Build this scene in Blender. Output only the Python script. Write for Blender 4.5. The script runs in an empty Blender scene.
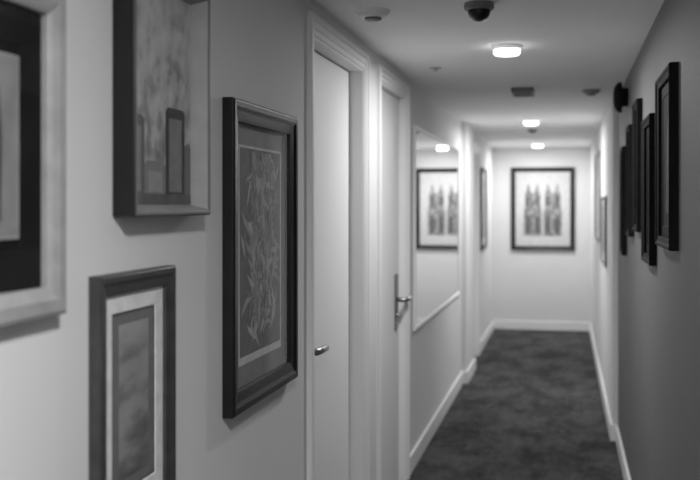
import bpy, bmesh, math, random
from mathutils import Vector, Matrix
random.seed(4)
S=bpy.context.scene
COL=S.collection
XL=-0.93; XR=0.36; XR2=0.325; YF=13.0; YB=-1.8; H=2.4
# ---------------------------------------------------------------- materials
def mat(name,g,rough=0.6,var=0.0,vscale=8.0,bump=0.0,bscale=200.0,metal=0.0,coat=0.0,emit=0.0,spec=0.5):
    m=bpy.data.materials.new(name); m.use_nodes=True
    nt=m.node_tree; b=nt.nodes['Principled BSDF']
    b.inputs['Roughness'].default_value=rough
    b.inputs['Metallic'].default_value=metal
    b.inputs['Coat Weight'].default_value=coat
    b.inputs['Specular IOR Level'].default_value=spec
    tc=nt.nodes.new('ShaderNodeTexCoord')
    n=nt.nodes.new('ShaderNodeTexNoise'); n.inputs['Scale'].default_value=vscale; n.inputs['Detail'].default_value=6
    nt.links.new(tc.outputs['Object'],n.inputs['Vector'])
    r=nt.nodes.new('ShaderNodeValToRGB')
    r.color_ramp.elements[0].position=0.3; r.color_ramp.elements[1].position=0.7
    a=max(0,g*(1-var)); c=min(1,g*(1+var))
    r.color_ramp.elements[0].color=(a,a,a,1); r.color_ramp.elements[1].color=(c,c,c,1)
    nt.links.new(n.outputs['Fac'],r.inputs['Fac']); nt.links.new(r.outputs['Color'],b.inputs['Base Color'])
    if bump>0:
        n2=nt.nodes.new('ShaderNodeTexNoise'); n2.inputs['Scale'].default_value=bscale; n2.inputs['Detail'].default_value=3
        nt.links.new(tc.outputs['Object'],n2.inputs['Vector'])
        bp=nt.nodes.new('ShaderNodeBump'); bp.inputs['Strength'].default_value=bump; bp.inputs['Distance'].default_value=0.004
        nt.links.new(n2.outputs['Fac'],bp.inputs['Height']); nt.links.new(bp.outputs['Normal'],b.inputs['Normal'])
    if emit>0:
        b.inputs['Emission Color'].default_value=(1,1,1,1); b.inputs['Emission Strength'].default_value=emit
    return m
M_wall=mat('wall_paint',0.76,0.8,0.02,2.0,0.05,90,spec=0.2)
M_wallr=mat('wall_paint_dark',0.13,0.65,0.03,2.0,0.05,90,spec=0.2)  # darker grey paint for the near right wall
M_ceil=mat('ceiling_paint',0.92,0.85,0.03,1.5,0.05,60,spec=0.2)
M_trim=mat('trim_gloss_paint',0.88,0.5,0.01,3,spec=0.3)
M_door=mat('door_gloss_paint',0.88,0.5,0.01,3,spec=0.3)
M_black=mat('black_lacquer',0.006,0.38,0.3,12,coat=0.05,spec=0.28)
M_blackm=mat('black_matte',0.005,0.75,0.3,12,spec=0.08)
M_dark=mat('dark_stained_wood',0.035,0.4,0.3,25,spec=0.4)
M_silver=mat('brushed_silver_leaf',0.34,0.42,0.15,20,metal=0.1)
M_grey=mat('grey_liner',0.26,0.45,0.1,20)
M_dgrey=mat('grey_plastic',0.14,0.45,0.1,20)
M_chrome=mat('satin_chrome',0.36,0.32,0.05,20,metal=1.0)
M_plate=mat('satin_metal_plate',0.17,0.38,0.1,20,metal=0.9)
M_white=mat('white_plastic',0.9,0.4,0.02,5)
M_lens=mat('lamp_lens',0.9,0.4,0,5,emit=7.0)
M_mirror=mat('mirror_silver',0.95,0.015,0,5,metal=1.0)
def G(v): 
    return mat('paper_grey_%02d'%int(v*100),v,0.7,0.12,30,spec=0.2)
P={v:G(v) for v in (0.02,0.05,0.09,0.14,0.2,0.28,0.36,0.45,0.6,0.85)}
def soft_print(name,scale,stretch,stops,zgrad=0.0,zr=0.25,detail=4,dist=0.0):
    m=bpy.data.materials.new(name); m.use_nodes=True
    nt=m.node_tree; b=nt.nodes['Principled BSDF']; b.inputs['Roughness'].default_value=0.7; b.inputs['Specular IOR Level'].default_value=0.2
    tc=nt.nodes.new('ShaderNodeTexCoord'); mp=nt.nodes.new('ShaderNodeMapping'); mp.inputs['Scale'].default_value=stretch
    nt.links.new(tc.outputs['Object'],mp.inputs['Vector'])
    n=nt.nodes.new('ShaderNodeTexNoise'); n.inputs['Scale'].default_value=scale; n.inputs['Detail'].default_value=detail; n.inputs['Distortion'].default_value=dist
    nt.links.new(mp.outputs['Vector'],n.inputs['Vector'])
    sx=nt.nodes.new('ShaderNodeSeparateXYZ'); nt.links.new(tc.outputs['Object'],sx.inputs[0])
    k=nt.nodes.new('ShaderNodeMath'); k.operation='MULTIPLY_ADD'; k.inputs[1].default_value=zgrad/zr; 
    nt.links.new(sx.outputs['Z'],k.inputs[0]); nt.links.new(n.outputs['Fac'],k.inputs[2])
    r=nt.nodes.new('ShaderNodeValToRGB')
    els=r.color_ramp.elements
    els[0].position=stops[0][0]; els[0].color=(stops[0][1],)*3+(1,)
    els[1].position=stops[-1][0]; els[1].color=(stops[-1][1],)*3+(1,)
    for p_,c_ in stops[1:-1]:
        e_=els.new(p_); e_.color=(c_,c_,c_,1)
    nt.links.new(k.outputs[0],r.inputs['Fac']); nt.links.new(r.outputs['Color'],b.inputs['Base Color'])
    return m
M_hazy=soft_print('hazy_city_print',22,(1.0,1.0,0.8),[(0.22,0.14),(0.42,0.28),(0.50,0.42),(0.7,0.58)],zgrad=0.10,zr=0.25,detail=8)
M_vert=soft_print('banded_tone_print',9,(0.6,1.0,1.6),[(0.25,0.07),(0.42,0.14),(0.52,0.24),(0.7,0.34)],zgrad=0.14,zr=0.2,detail=5)
M_dull=soft_print('dull_print',8,(1.0,1.0,0.7),[(0.3,0.12),(0.7,0.26)],detail=4)
M_stone=soft_print('stone_tone_print',26,(1.2,1.0,0.6),[(0.35,0.10),(0.5,0.22),(0.65,0.36)],detail=5)
# carpet
M_carpet=mat('carpet_pile',0.05,0.95,0.0,3,0.7,260,spec=0.05)
nt=M_carpet.node_tree; b=nt.nodes['Principled BSDF']
tc=nt.nodes.new('ShaderNodeTexCoord')
def cn(scale,sy,lo,hi,c0,c1,detail,rough):
    mp=nt.nodes.new('ShaderNodeMapping'); mp.inputs['Scale'].default_value=(1.0,sy,1.0)
    nt.links.new(tc.outputs['Object'],mp.inputs['Vector'])
    na=nt.nodes.new('ShaderNodeTexNoise'); na.inputs['Scale'].default_value=scale; na.inputs['Detail'].default_value=detail; na.inputs['Roughness'].default_value=rough
    nt.links.new(mp.outputs['Vector'],na.inputs['Vector'])
    ra=nt.nodes.new('ShaderNodeValToRGB'); ra.color_ramp.elements[0].position=lo; ra.color_ramp.elements[1].position=hi
    ra.color_ramp.elements[0].color=(c0,c0,c0,1); ra.color_ramp.elements[1].color=(c1,c1,c1,1)
    nt.links.new(na.outputs['Fac'],ra.inputs['Fac']); return ra
A_=cn(3.6,0.5,0.36,0.68,0.026,0.09,6,0.68); B_=cn(20,0.4,0.35,0.65,0.7,1.25,6,0.75)
mc=nt.nodes.new('ShaderNodeMix'); mc.data_type='RGBA'; mc.blend_type='MULTIPLY'; mc.inputs[0].default_value=1.0
nt.links.new(A_.outputs['Color'],mc.inputs[6]); nt.links.new(B_.outputs['Color'],mc.inputs[7])
nt.links.new(mc.outputs[2],b.inputs['Base Color'])
# glass
M_glass=bpy.data.materials.new('picture_glass'); M_glass.use_nodes=True
nt=M_glass.node_tree; nt.nodes.remove(nt.nodes['Principled BSDF'])
tr=nt.nodes.new('ShaderNodeBsdfTransparent'); gl=nt.nodes.new('ShaderNodeBsdfGlossy'); gl.inputs['Roughness'].default_value=0.05
fr=nt.nodes.new('ShaderNodeFresnel'); fr.inputs['IOR'].default_value=1.35
geo=nt.nodes.new('ShaderNodeNewGeometry'); inv=nt.nodes.new('ShaderNodeMath'); inv.operation='SUBTRACT'; inv.inputs[0].default_value=1.0
mul=nt.nodes.new('ShaderNodeMath'); mul.operation='MULTIPLY'
nt.links.new(geo.outputs['Backfacing'],inv.inputs[1]); nt.links.new(inv.outputs[0],mul.inputs[0]); nt.links.new(fr.outputs[0],mul.inputs[1])
mx=nt.nodes.new('ShaderNodeMixShader')
nt.links.new(mul.outputs[0],mx.inputs[0]); nt.links.new(tr.outputs[0],mx.inputs[1]); nt.links.new(gl.outputs[0],mx.inputs[2])
nt.links.new(mx.outputs[0],nt.nodes['Material Output'].inputs['Surface'])
# ---------------------------------------------------------------- mesh helpers
def finish(bm,name,mats,smooth=False,bevel=0.0,recalc=True):
    if recalc: bmesh.ops.recalc_face_normals(bm,faces=bm.faces)
    me=bpy.data.meshes.new(name); bm.to_mesh(me); bm.free()
    for m in (mats if isinstance(mats,(list,tuple)) else [mats]): me.materials.append(m)
    o=bpy.data.objects.new(name,me); COL.objects.link(o)
    if smooth:
        for p in me.polygons: p.use_smooth=True
    if bevel>0:
        md=o.modifiers.new('bevel','BEVEL'); md.width=bevel; md.segments=2; md.limit_method='ANGLE'
    return o
def box(bm,x0,x1,y0,y1,z0,z1,mi=0):
    v=[bm.verts.new((x,y,z)) for x in (x0,x1) for y in (y0,y1) for z in (z0,z1)]
    for f in ((0,1,3,2),(4,6,7,5),(0,4,5,1),(2,3,7,6),(0,2,6,4),(1,5,7,3)):
        bm.faces.new([v[i] for i in f]).material_index=mi
def boxes(name,lst,m,bevel=0.0):
    bm=bmesh.new()
    for b_ in lst: box(bm,*b_)
    return finish(bm,name,m,bevel=bevel)
def struct(o,label=None):
    o['kind']='structure'
    if label: o['label']=label
    return o
def lathe(name,prof,m,segs=40,axis='Z'):
    bm=bmesh.new(); rings=[]
    for r,z in prof:
        if r<1e-6: rings.append([bm.verts.new((0,0,z))]); continue
        rings.append([bm.verts.new((r*math.cos(2*math.pi*i/segs),r*math.sin(2*math.pi*i/segs),z)) for i in range(segs)])
    for a,c in zip(rings,rings[1:]):
        for i in range(segs):
            j=(i+1)%segs
            if len(a)==1 and len(c)==1: continue
            if len(a)==1: bm.faces.new((a[0],c[i],c[j]))
            elif len(c)==1: bm.faces.new((a[i],a[j],c[0]))
            else: bm.faces.new((a[i],a[j],c[j],c[i]))
    o=finish(bm,name,m,smooth=True)
    md=o.modifiers.new('es','EDGE_SPLIT'); md.split_angle=math.radians(35)
    return o
def empty(name,loc,rotz=0.0,label='',cat=''):
    e=bpy.data.objects.new(name,None); e.empty_display_size=0.1; COL.objects.link(e)
    e.location=loc; e.rotation_euler=(0,0,rotz)
    e['label']=label; e['category']=cat
    return e
def parent(c,p): c.parent=p; return c
# ---------------------------------------------------------------- shell
T=0.16
OPL=[(3.54,4.476,2.28),(4.90,5.70,2.28),(9.85,10.62,2.2)]
def seg(y0,y1,ops,x0,x1):
    out=[]; y=y0
    for a,c,h in ops:
        out.append((x0,x1,y,a,0,H)); out.append((x0,x1,a,c,h,H)); y=c
    out.append((x0,x1,y,y1,0,H)); return out
struct(boxes('wall_left',seg(YB,YF,OPL,XL-T,XL)+[(XL,XL+0.045,8.95,9.75,0,H)],M_wall),'smooth painted corridor wall with door openings')
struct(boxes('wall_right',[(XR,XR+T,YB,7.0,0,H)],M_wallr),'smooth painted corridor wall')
struct(boxes('wall_right_end',[(XR2,XR+T,7.0,YF,0,H)],M_wall),'smooth painted corridor wall, slightly stepped in')
struct(boxes('wall_far',[(XL-T,XR+T,YF,YF+T,0,H)],M_wall),'bright painted end wall')
struct(boxes('wall_near',[(XL-T,XR+T,YB-T,YB,0,H)],M_wall),'painted end wall')
struct(boxes('floor',[(XL-T,XR+T,YB-T,YF+T,-0.1,0)],M_carpet),'dark mottled carpet floor')
struct(boxes('ceiling',[(XL-T,XR+T,YB-T,YF+T,H,H+0.1)],M_ceil),'white painted ceiling')
# baseboards
def skirt(name,runs):
    bm=bmesh.new()
    for (x0,x1,y0,y1) in runs:
        box(bm,x0,x1,y0,y1,0,0.115)
    return struct(finish(bm,name,M_trim,bevel=0.006),'white gloss skirting board')
t=0.018
skirt('baseboard_left',[(XL,XL+t,YB,3.46),(XL,XL+t,4.555,4.82),(XL,XL+t,5.78,8.95),(XL+0.045,XL+0.045+t,8.95-t,9.75),(XL,XL+0.045,8.95-t,8.95),(XL,XL+t,10.70,YF)])
skirt('baseboard_right',[(XR-t,XR,YB,7.0),(XR2-t,XR2,7.0-t,YF),(XR2,XR,7.0-t,7.0)])
skirt('baseboard_far',[(XL+t,XR2-t,YF-t,YF)])
# casings: stepped architrave swept round the opening (three-sided, mitred)
def casing(name,y0,y1,h):
    bm=bmesh.new()
    prof=[(0.0,-0.002),(0.0,0.010),(0.022,0.010),(0.024,0.015),(0.048,0.015),(0.052,0.022),(0.070,0.022),(0.074,0.018),(0.074,-0.002)]
    rows=[]
    for (o_,d) in prof:
        x=XL+d
        rows.append([bm.verts.new(p) for p in ((x,y0-o_,0.001),(x,y0-o_,h+o_),(x,y1+o_,h+o_),(x,y1+o_,0.001))])
    for A,B in zip(rows,rows[1:]):
        for k in range(3): bm.faces.new((A[k],A[k+1],B[k+1],B[k]))
    z0=0.001
    box(bm,XL-T+0.002,XL+0.004,y0,y0+0.012,z0,h); box(bm,XL-T+0.002,XL+0.004,y1-0.012,y1,z0,h); box(bm,XL-T+0.002,XL+0.003,y0+0.012,y1-0.012,h-0.012,h)
    return struct(finish(bm,name,M_trim),'white painted stepped door casing')
for i,(a,c,h) in enumerate(OPL): casing('trim_%d'%(i+1),a,c,h)
def tube(bm,pts,r,segs=14):
    rings=[]
    for i,p in enumerate(pts):
        p=Vector(p)
        d=(Vector(pts[min(i+1,len(pts)-1)])-Vector(pts[max(i-1,0)])).normalized()
        u=d.cross(Vector((0,0,1))); 
        if u.length<1e-3: u=Vector((1,0,0))
        u.normalize(); w=d.cross(u)
        rings.append([bm.verts.new(p+r*(math.cos(2*math.pi*k/segs)*u+math.sin(2*math.pi*k/segs)*w)) for k in range(segs)])
    for A,B in zip(rings,rings[1:]):
        for k in range(segs):
            j=(k+1)%segs; bm.faces.new((A[k],A[j],B[j],B[k]))
    bm.faces.new(rings[0]); bm.faces.new(rings[-1])
def lever(door,x,y,z,dirn,plate):
    bm=bmesh.new()
    tube(bm,[(x,y,z),(x+0.035,y,z),(x+0.052,y+dirn*0.003,z),(x+0.062,y+dirn*0.014,z),(x+0.064,y+dirn*0.06,z),(x+0.062,y+dirn*0.135,z-0.002)],0.0145)
    h=finish(bm,'door_handle',M_chrome,smooth=True); parent(h,door); h['label']='satin metal lever handle'
    bm=bmesh.new()
    if plate: box(bm,x,x+0.009,y-0.045,y+0.045,z-0.17,z+0.15)
    else:
        tube(bm,[(x,y,z),(x+0.009,y,z)],0.026,24)
    e=finish(bm,'handle_plate',M_plate,bevel=0.002); parent(e,door); e['label']='satin metal handle plate'
    if plate:
        bm=bmesh.new(); tube(bm,[(x+0.008,y,z-0.09),(x+0.02,y,z-0.09)],0.011,16)
        k=finish(bm,'lock_cylinder',M_chrome); parent(k,door)
REC=[0.06,0.03,0.06]
for i,((a,c,h),rc) in enumerate(zip(OPL,REC)):
    d=boxes('door_%d'%(i+1),[(XL-rc-0.044,XL-rc,a+0.018,c-0.018,0.008,h-0.018)],M_door,bevel=0.002)
    struct(d,'plain white flush door')
    if i==0: lever(d,XL-rc,a+0.075,1.075,1,False)
    if i==1: lever(d,XL-rc,c-0.13,1.09,1,True)
    if i==2: lever(d,XL-rc,a+0.08,1.07,1,False)
    struct(boxes('trim_%d'%(i+4),[(XL-T+0.003,XL-rc-0.046,a+0.012,a+0.03,0.001,h-0.012),(XL-T+0.003,XL-rc-0.046,c-0.03,c-0.012,0.001,h-0.012)],M_trim),'white door stop strip')
# ---------------------------------------------------------------- picture frames
def ring(bm,w,h,prof,mi=None):
    rr=[]
    for (ins,pr) in prof:
        x=w/2-ins; z=h/2-ins
        rr.append([bm.verts.new(p) for p in ((-x,-pr,-z),(x,-pr,-z),(x,-pr,z),(-x,-pr,z))])
    for n,(A,B) in enumerate(zip(rr,rr[1:])):
        for k in range(4):
            f=bm.faces.new((A[k],A[(k+1)%4],B[(k+1)%4],B[k]))
            if mi: f.material_index=mi[n]
def quad(bm,x0,x1,z0,z1,y,mi=0):
    f=bm.faces.new([bm.verts.new(p) for p in ((x0,-y,z0),(x1,-y,z0),(x1,-y,z1),(x0,-y,z1))]); f.material_index=mi
def poly(bm,pts,y,mi=0):
    f=bm.faces.new([bm.verts.new((p[0],-y,p[1])) for p in pts]); f.material_index=mi
PK=list(P.keys()); PM=[P[k] for k in PK]+[M_hazy,M_vert,M_dull,M_stone,M_blackm]
HZ=len(PK); VT=HZ+1; DL=HZ+2; ST=HZ+3; BK=HZ+4
def pi(v): return min(range(len(PK)),key=lambda i:abs(PK[i]-v))
def picture(side,a,c,z0,z1,depth,band,matw,artf,label,mould=M_black,matg=0.85,prof=None,pmats=None,xw=None,glass=True,group=None):
    w=c-a; h=z1-z0
    if side=='L': loc=((xw if xw is not None else XL)+0.001,(a+c)/2,(z0+z1)/2); rz=math.pi/2
    elif side=='R': loc=((xw if xw is not None else XR)-0.001,(a+c)/2,(z0+z1)/2); rz=-math.pi/2
    else: loc=((a+c)/2,YF-0.001,(z0+z1)/2); rz=0
    e=empty('picture_frame',loc,rz,label,'picture frame')
    if group: e['group']=group
    back=0.006
    if prof is None:
        prof=[(0,0),(0,depth*0.82),(band*0.10,depth),(band*0.35,depth*0.97),(band*0.55,depth*0.80),(band*0.85,depth*0.72),(band,depth*0.66),(band,back)]
    bm=bmesh.new(); ring(bm,w,h,prof,pmats)
    o=finish(bm,'moulding',[mould,M_grey,M_dgrey]); parent(o,e)
    md=o.modifiers.new('bv','BEVEL'); md.width=0.0012; md.segments=2; md.limit_method='ANGLE'; md.angle_limit=math.radians(40)
    iw=w-2*band; ih=h-2*band
    bm=bmesh.new(); box(bm,-w/2+0.004,w/2-0.004,-back*0.5,0,-h/2+0.004,h/2-0.004)
    parent(finish(bm,'backing_board',M_blackm),e)
    aw=iw-2*matw; ah=ih-2*matw
    if matw>0:
        bm=bmesh.new()
        ring(bm,iw+0.002,ih+0.002,[(0,back+0.003),(matw,back+0.003),(matw+0.002,back+0.001)])
        parent(finish(bm,'mat_board',M_blackm if matg<0.01 else P[PK[pi(matg)]]),e)
    bm=bmesh.new(); artf(bm,aw,ah,back+0.0005)
    parent(finish(bm,'print',PM,recalc=False),e)
    if glass:
        gy=min(depth*0.5,back+0.012)
        bm=bmesh.new(); quad(bm,-iw/2,iw/2,-ih/2,ih/2,gy)
        parent(finish(bm,'glass',M_glass,recalc=False),e)
    return e
def art_dark_print(bm,w,h,y):
    quad(bm,-w/2,w/2,-h/2,h/2,y,pi(0.2))
    quad(bm,-w*0.40,w*0.40,-h*0.42,h*0.42,y+0.0006,pi(0.6))
    quad(bm,-w*0.38,w*0.38,-h*0.39,h*0.41,y+0.0009,pi(0.14))
    rnd=random.Random(11)
    k=0
    for n in range(320):
        body=rnd.choice((-1,0,0,1))
        px=body*w*0.13+rnd.gauss(0,w*0.07); pz=rnd.uniform(-h*0.34,h*0.34)
        ang=rnd.gauss(math.pi/2,0.6); L=rnd.randint(6,11); wd=rnd.uniform(0.005,0.012)
        pts=[];
        for s in range(L):
            pts.append((px,pz)); ang+=rnd.gauss(0,0.30)
            px+=math.cos(ang)*0.013; pz+=math.sin(ang)*0.013
        l=[];r=[]
        for s,(qx,qz) in enumerate(pts):
            tt=s/(L-1); ww=wd*math.sin(math.pi*min(0.97,max(0.04,tt)))
            q2=pts[min(s+1,L-1)]; q1=pts[max(s-1,0)]
            dx,dz=q2[0]-q1[0],q2[1]-q1[1]; d=math.hypot(dx,dz) or 1
            l.append((qx-dz/d*ww,qz+dx/d*ww)); r.append((qx+dz/d*ww,qz-dx/d*ww))
        cl=lambda p:(max(-w*0.37,min(w*0.37,p[0])),max(-h*0.38,min(h*0.40,p[1])))
        mi=pi(rnd.choice((0.2,0.28,0.45,0.28,0.36,0.2)))
        for s in range(L-1):
            poly(bm,[cl(r[s]),cl(r[s+1]),cl(l[s+1]),cl(l[s])],y+0.0012+k*0.000005,mi)
        k+=1
def art_city(bm,w,h,y):
    quad(bm,-w/2,w/2,-h/2,h/2,y,HZ)
    # low building-like blocks with paler openings
    for (a,c,t_,g,ig) in ((-.46,-.20,-.10,.09,.2),(-.20,.10,-.30,.2,.28),(.10,.40,-.04,.05,.2),(.40,.5,-.2,.14,.2)):
        poly(bm,[(a*w,-h*.47),(c*w,-h*.47),(c*w,t_*h-.01),(c*w-.012,t_*h),(a*w+.012,t_*h),(a*w,t_*h-.01)],y+0.0006,pi(g))
        if c-a>.2: poly(bm,[(a*w+.02,-h*.44),(c*w-.02,-h*.44),(c*w-.02,t_*h-.025),(a*w+.02,t_*h-.025)],y+0.0009,pi(ig))
    quad(bm,-w/2,w/2,-h/2,-h*0.45,y+0.0011,pi(.09))
def art_tower(bm,w,h,y):
    quad(bm,-w/2,w/2,-h/2,h/2,y,pi(0.05))
    quad(bm,-w*.475,w*.475,-h*.485,h*.485,y+0.0003,pi(0.14))
    quad(bm,-w*.34,w*.34,-h*.43,h*.43,y+0.0005,VT)
def art_plain(bm,w,h,y):
    quad(bm,-w/2,w/2,-h/2,h/2,y,pi(0.36))
    quad(bm,-w/2+.012,w/2-.012,-h/2+.012,h/2-.012,y+0.0004,pi(0.2))
    quad(bm,-w*.44,w*.44,-h*.0,h*.44,y+0.0006,pi(0.28))
    poly(bm,[(-w*.2,-h*.4),(w*.3,-h*.4),(w*.2,h*.2),(0,h*.35),(-w*.15,h*.1)],y+0.0008,pi(0.14))
def art_inset(bm,w,h,y):
    quad(bm,-w/2,w/2,-h/2,h/2,y,BK)
    z0,z1=-h/2+.022,h/2-.018
    quad(bm,-w/2+.002,w/2-.002,z0,z1,y+.0004,pi(0.28))
    quad(bm,-w/2+.006,w/2-.006,z0+.004,z1-.004,y+.0006,DL)
    quad(bm,-w/2+.006,w/2-.006,z0+.004,z0+.02,y+.0008,pi(0.2))
    poly(bm,[(-w*.2,z0+.03),(w*.24,z0+.03),(w*.26,z0+.17),(w*.2,z0+.27),(-w*.1,z0+.25)],y+.001,pi(0.05))
def art_dim(bm,w,h,y):
    quad(bm,-w/2,w/2,-h/2,h/2,y,BK)
    poly(bm,[(-w*.2,-h*.4),(w*.3,-h*.4),(w*.2,h*.2),(0,h*.35),(-w*.15,h*.1)],y+0.0008,pi(0.02))
def art_figures(bm,w,h,y):
    quad(bm,-w/2,w/2,-h/2,h/2,y,pi(0.6))
    for cx in (-.25,.25):
        cx*=w
        poly(bm,[(cx-w*.23,-h*.46),(cx+w*.23,-h*.46),(cx+w*.23,-h*.05),(cx+w*.20,h*.02),(cx+w*.20,h*.24),(cx+w*.16,h*.30),(cx+w*.12,h*.44),(cx+w*.06,h*.30),(cx,h*.24),(cx-w*.06,h*.30),(cx-w*.12,h*.44),(cx-w*.16,h*.30),(cx-w*.20,h*.24),(cx-w*.20,h*.02),(cx-w*.23,-h*.05)],y+0.0005,ST)
        for s in (-1,1):
            c=cx+s*w*.12
            poly(bm,[(c-w*.055,-h*.42),(c+w*.055,-h*.42),(c+w*.06,-h*.22),(c+w*.035,-h*.12),(c-w*.035,-h*.12),(c-w*.06,-h*.22)],y+0.0008,pi(.09))
            quad(bm,c-w*.035,c+w*.035,h*.05,h*.22,y+0.0009,pi(.09))
# left wall
picture('L',1.18,1.64,1.44,2.035,0.04,0.052,0.068,art_inset,'silver leaf frame with black mat around a grey print',mould=M_silver,matg=0.0,
   prof=[(0,0),(0,0.030),(0.008,0.034),(0.03,0.034),(0.044,0.028),(0.052,0.022),(0.052,0.006)])
picture('L',1.888,2.333,1.615,2.17,0.052,0.026,0.0,art_city,'deep black box frame holding a grey city scene print',
   prof=[(0,0),(0,0.048),(0.003,0.052),(0.010,0.052),(0.014,0.048),(0.026,0.006)],pmats=[0,0,2,2,1])
picture('L',2.559,3.22,1.047,1.94,0.036,0.062,0.0,art_dark_print,'large black moulded frame with dark print of pale flowing forms')
picture('L',1.783,2.173,0.94,1.497,0.026,0.045,0.04,art_tower,'dark wood frame with white mat and small grey print',mould=M_dark)
picture('L',10.95,11.62,1.13,2.06,0.03,0.05,0.08,art_plain,'black framed print beyond the doorway')
# far wall
picture('F',-0.697,0.125,1.045,2.135,0.035,0.06,0.095,art_figures,'large black frame with pale mat and grey tower-like shapes',matg=0.6,glass=False)
# right wall
gl_='black frames clustered on the shaded wall'  # the wall behind these has the darker grey paint
for (a,c,z0,z1) in ((3.31,3.81,1.49,2.105),(4.07,4.49,1.395,2.01),(4.79,5.09,1.51,2.146),(5.36,5.62,1.47,2.07),(5.98,6.20,1.34,1.99)):
    picture('R',a,c,z0,z1,0.03,0.035,0.04,art_dim,'black framed print on the dark wall',group=gl_,mould=M_blackm,matg=0.0,glass=False)
picture('R',7.9,8.9,1.15,1.71,0.02,0.03,0.05,art_plain,'slim grey framed print',mould=M_dgrey,xw=XR2)
picture('R',9.3,10.5,1.29,2.15,0.02,0.03,0.05,art_plain,'slim grey framed print, larger',mould=M_dgrey,xw=XR2)
# ---------------------------------------------------------------- mirror
w=8.66-6.035; h=2.14-0.85
m=empty('wall_mirror',(XL+0.001,(8.66+6.035)/2,(2.14+0.85)/2),math.pi/2,'long rectangular mirror in a thin white frame','mirror')
bm=bmesh.new(); ring(bm,w,h,[(0,0),(0,0.014),(0.004,0.017),(0.018,0.016),(0.022,0.012),(0.022,0.0)])
parent(finish(bm,'mirror_frame',M_trim),m)
bm=bmesh.new(); quad(bm,-w/2+.02,w/2-.02,-h/2+.02,h/2-.02,0.008)
parent(finish(bm,'mirror_glass',M_mirror),m)
# ---------------------------------------------------------------- ceiling things
def ceiling_lamp(x,y,power,size=0.11):
    e=empty('ceiling_lamp',(x,y,H),0,'small round surface mounted ceiling light, lit','ceiling light'); e['group']='lit round ceiling lights'
    k=size/0.11
    parent(lathe('lamp_housing',[(0,0),(0.072*k,0),(0.074*k,-0.008),(0.068*k,-0.012),(0.064*k,-0.016),(0.064*k,-0.02)],M_white),e)
    parent(lathe('lamp_lens',[(0.062*k,-0.016),(0.0625*k,-0.034),(0.056*k,-0.042),(0.03*k,-0.046),(0,-0.047)],M_lens),e)
    L=bpy.data.lights.new('lamp_light','AREA'); L.shape='DISK'; L.size=size; L.energy=power
    lo=bpy.data.objects.new('lamp_light',L); COL.objects.link(lo); lo.parent=e; lo.location=(0,0,-0.052)
ceiling_lamp(-0.271,4.70,15)
ceiling_lamp(-0.296,8.83,18)
ceiling_lamp(-0.33,12.25,16)
ceiling_lamp(-0.05,0.75,24,0.22)
ceiling_lamp(-0.10,-1.1,16,0.22)  # unseen lamp behind the camera, added to fill the near walls
def detector(x,y,r,label,m=M_white,core=M_dgrey):
    e=empty('smoke_detector',(x,y,H),0,label,'smoke detector')
    parent(lathe('detector_base',[(0,0),(r,0),(r,-0.010),(r*0.93,-0.014)],m),e)
    parent(lathe('detector_head',[(r*0.9,-0.012),(r*0.84,-0.02),(r*0.7,-0.026),(r*0.5,-0.027)],m),e)
    parent(lathe('detector_sensor',[(r*0.52,-0.025),(r*0.5,-0.034),(r*0.4,-0.038),(0,-0.039)],core),e)
detector(-0.734,3.74,0.066,'round white smoke detector with grey centre')
detector(0.168,6.61,0.06,'round pale detector near the alarm bell',m=M_grey,core=M_dgrey)
detector(-0.32,9.95,0.05,'small grey detector between the lights',M_dgrey)
# dome camera
e=empty('dome_camera',(-0.316,3.68,H),0,'black dome security camera on ceiling','security camera')
parent(lathe('camera_base',[(0,0),(0.056,0),(0.057,-0.018),(0.052,-0.026),(0.044,-0.028)],M_dgrey),e)
parent(lathe('camera_dome',[(0.043,-0.026),(0.042,-0.038),(0.036,-0.052),(0.024,-0.063),(0.010,-0.068),(0,-0.069)],M_black),e)
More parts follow.
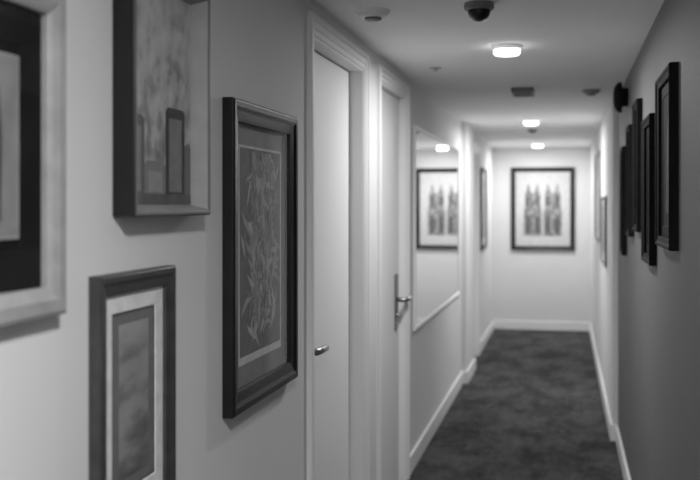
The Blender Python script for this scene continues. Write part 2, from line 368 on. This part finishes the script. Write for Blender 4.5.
# vent
e=empty('ceiling_vent',(-0.27,6.52,H),0,'small square grey louvred ceiling vent','vent')
bm=bmesh.new()
for b_ in ((-.07,.07,-.15,-.13),(-.07,.07,.13,.15),(-.07,-.058,-.15,.15),(.058,.07,-.15,.15)): box(bm,b_[0],b_[1],b_[2],b_[3],-0.03,0)
parent(finish(bm,'vent_frame',M_dgrey,bevel=0.001),e)
bm=bmesh.new()
for i in range(11):
    y=-.125+i*.0235; box(bm,-.058,.058,y,y+.010,-0.026,-0.001)
parent(finish(bm,'louvres',mat('vent_louvre',0.06,0.5)),e)
# sprinkler
e=empty('ceiling_sprinkler',(-0.70,5.36,H),0,'tiny metal sprinkler head on ceiling','sprinkler')
parent(lathe('sprinkler_rose',[(0,0),(0.035,0),(0.032,-0.005),(0.008,-0.008),(0.007,-0.014),(0,-0.014)],M_chrome),e)
parent(lathe('deflector',[(0,-0.0145),(0.014,-0.0145),(0.014,-0.0165),(0,-0.0165)],M_chrome),e)
# alarm bell
e=empty('alarm_bell',(XR,5.9,2.27),0,'round black alarm bell on the dark wall','alarm bell')
g=lathe('bell_gong',[(0.088,0.035),(0.09,0.042),(0.084,0.062),(0.06,0.078),(0.03,0.084),(0.0,0.085)],M_blackm); parent(g,e); g.rotation_euler=(0,-math.pi/2,0)
g=lathe('bell_base',[(0,0.001),(0.055,0.001),(0.055,0.034),(0.03,0.04),(0,0.04)],M_blackm); parent(g,e); g.rotation_euler=(0,-math.pi/2,0)
# ---------------------------------------------------------------- world, camera
W=bpy.data.worlds.new('w'); S.world=W; W.use_nodes=True
W.node_tree.nodes['Background'].inputs[0].default_value=(0.05,0.05,0.05,1)
cd=bpy.data.cameras.new('camera'); cam=bpy.data.objects.new('camera',cd); COL.objects.link(cam); S.camera=cam
cam.location=(0,0,1.64); cam.rotation_euler=(math.pi/2,0,math.radians(12.47))
cd.lens=50; cd.sensor_width=36; cd.shift_y=-0.05; cd.clip_start=0.02
cd.dof.use_dof=True; cd.dof.focus_distance=3.1; cd.dof.aperture_fstop=2.6
S.view_settings.view_transform='Standard'
S.view_settings.exposure=0.15
S.view_settings.gamma=1.18
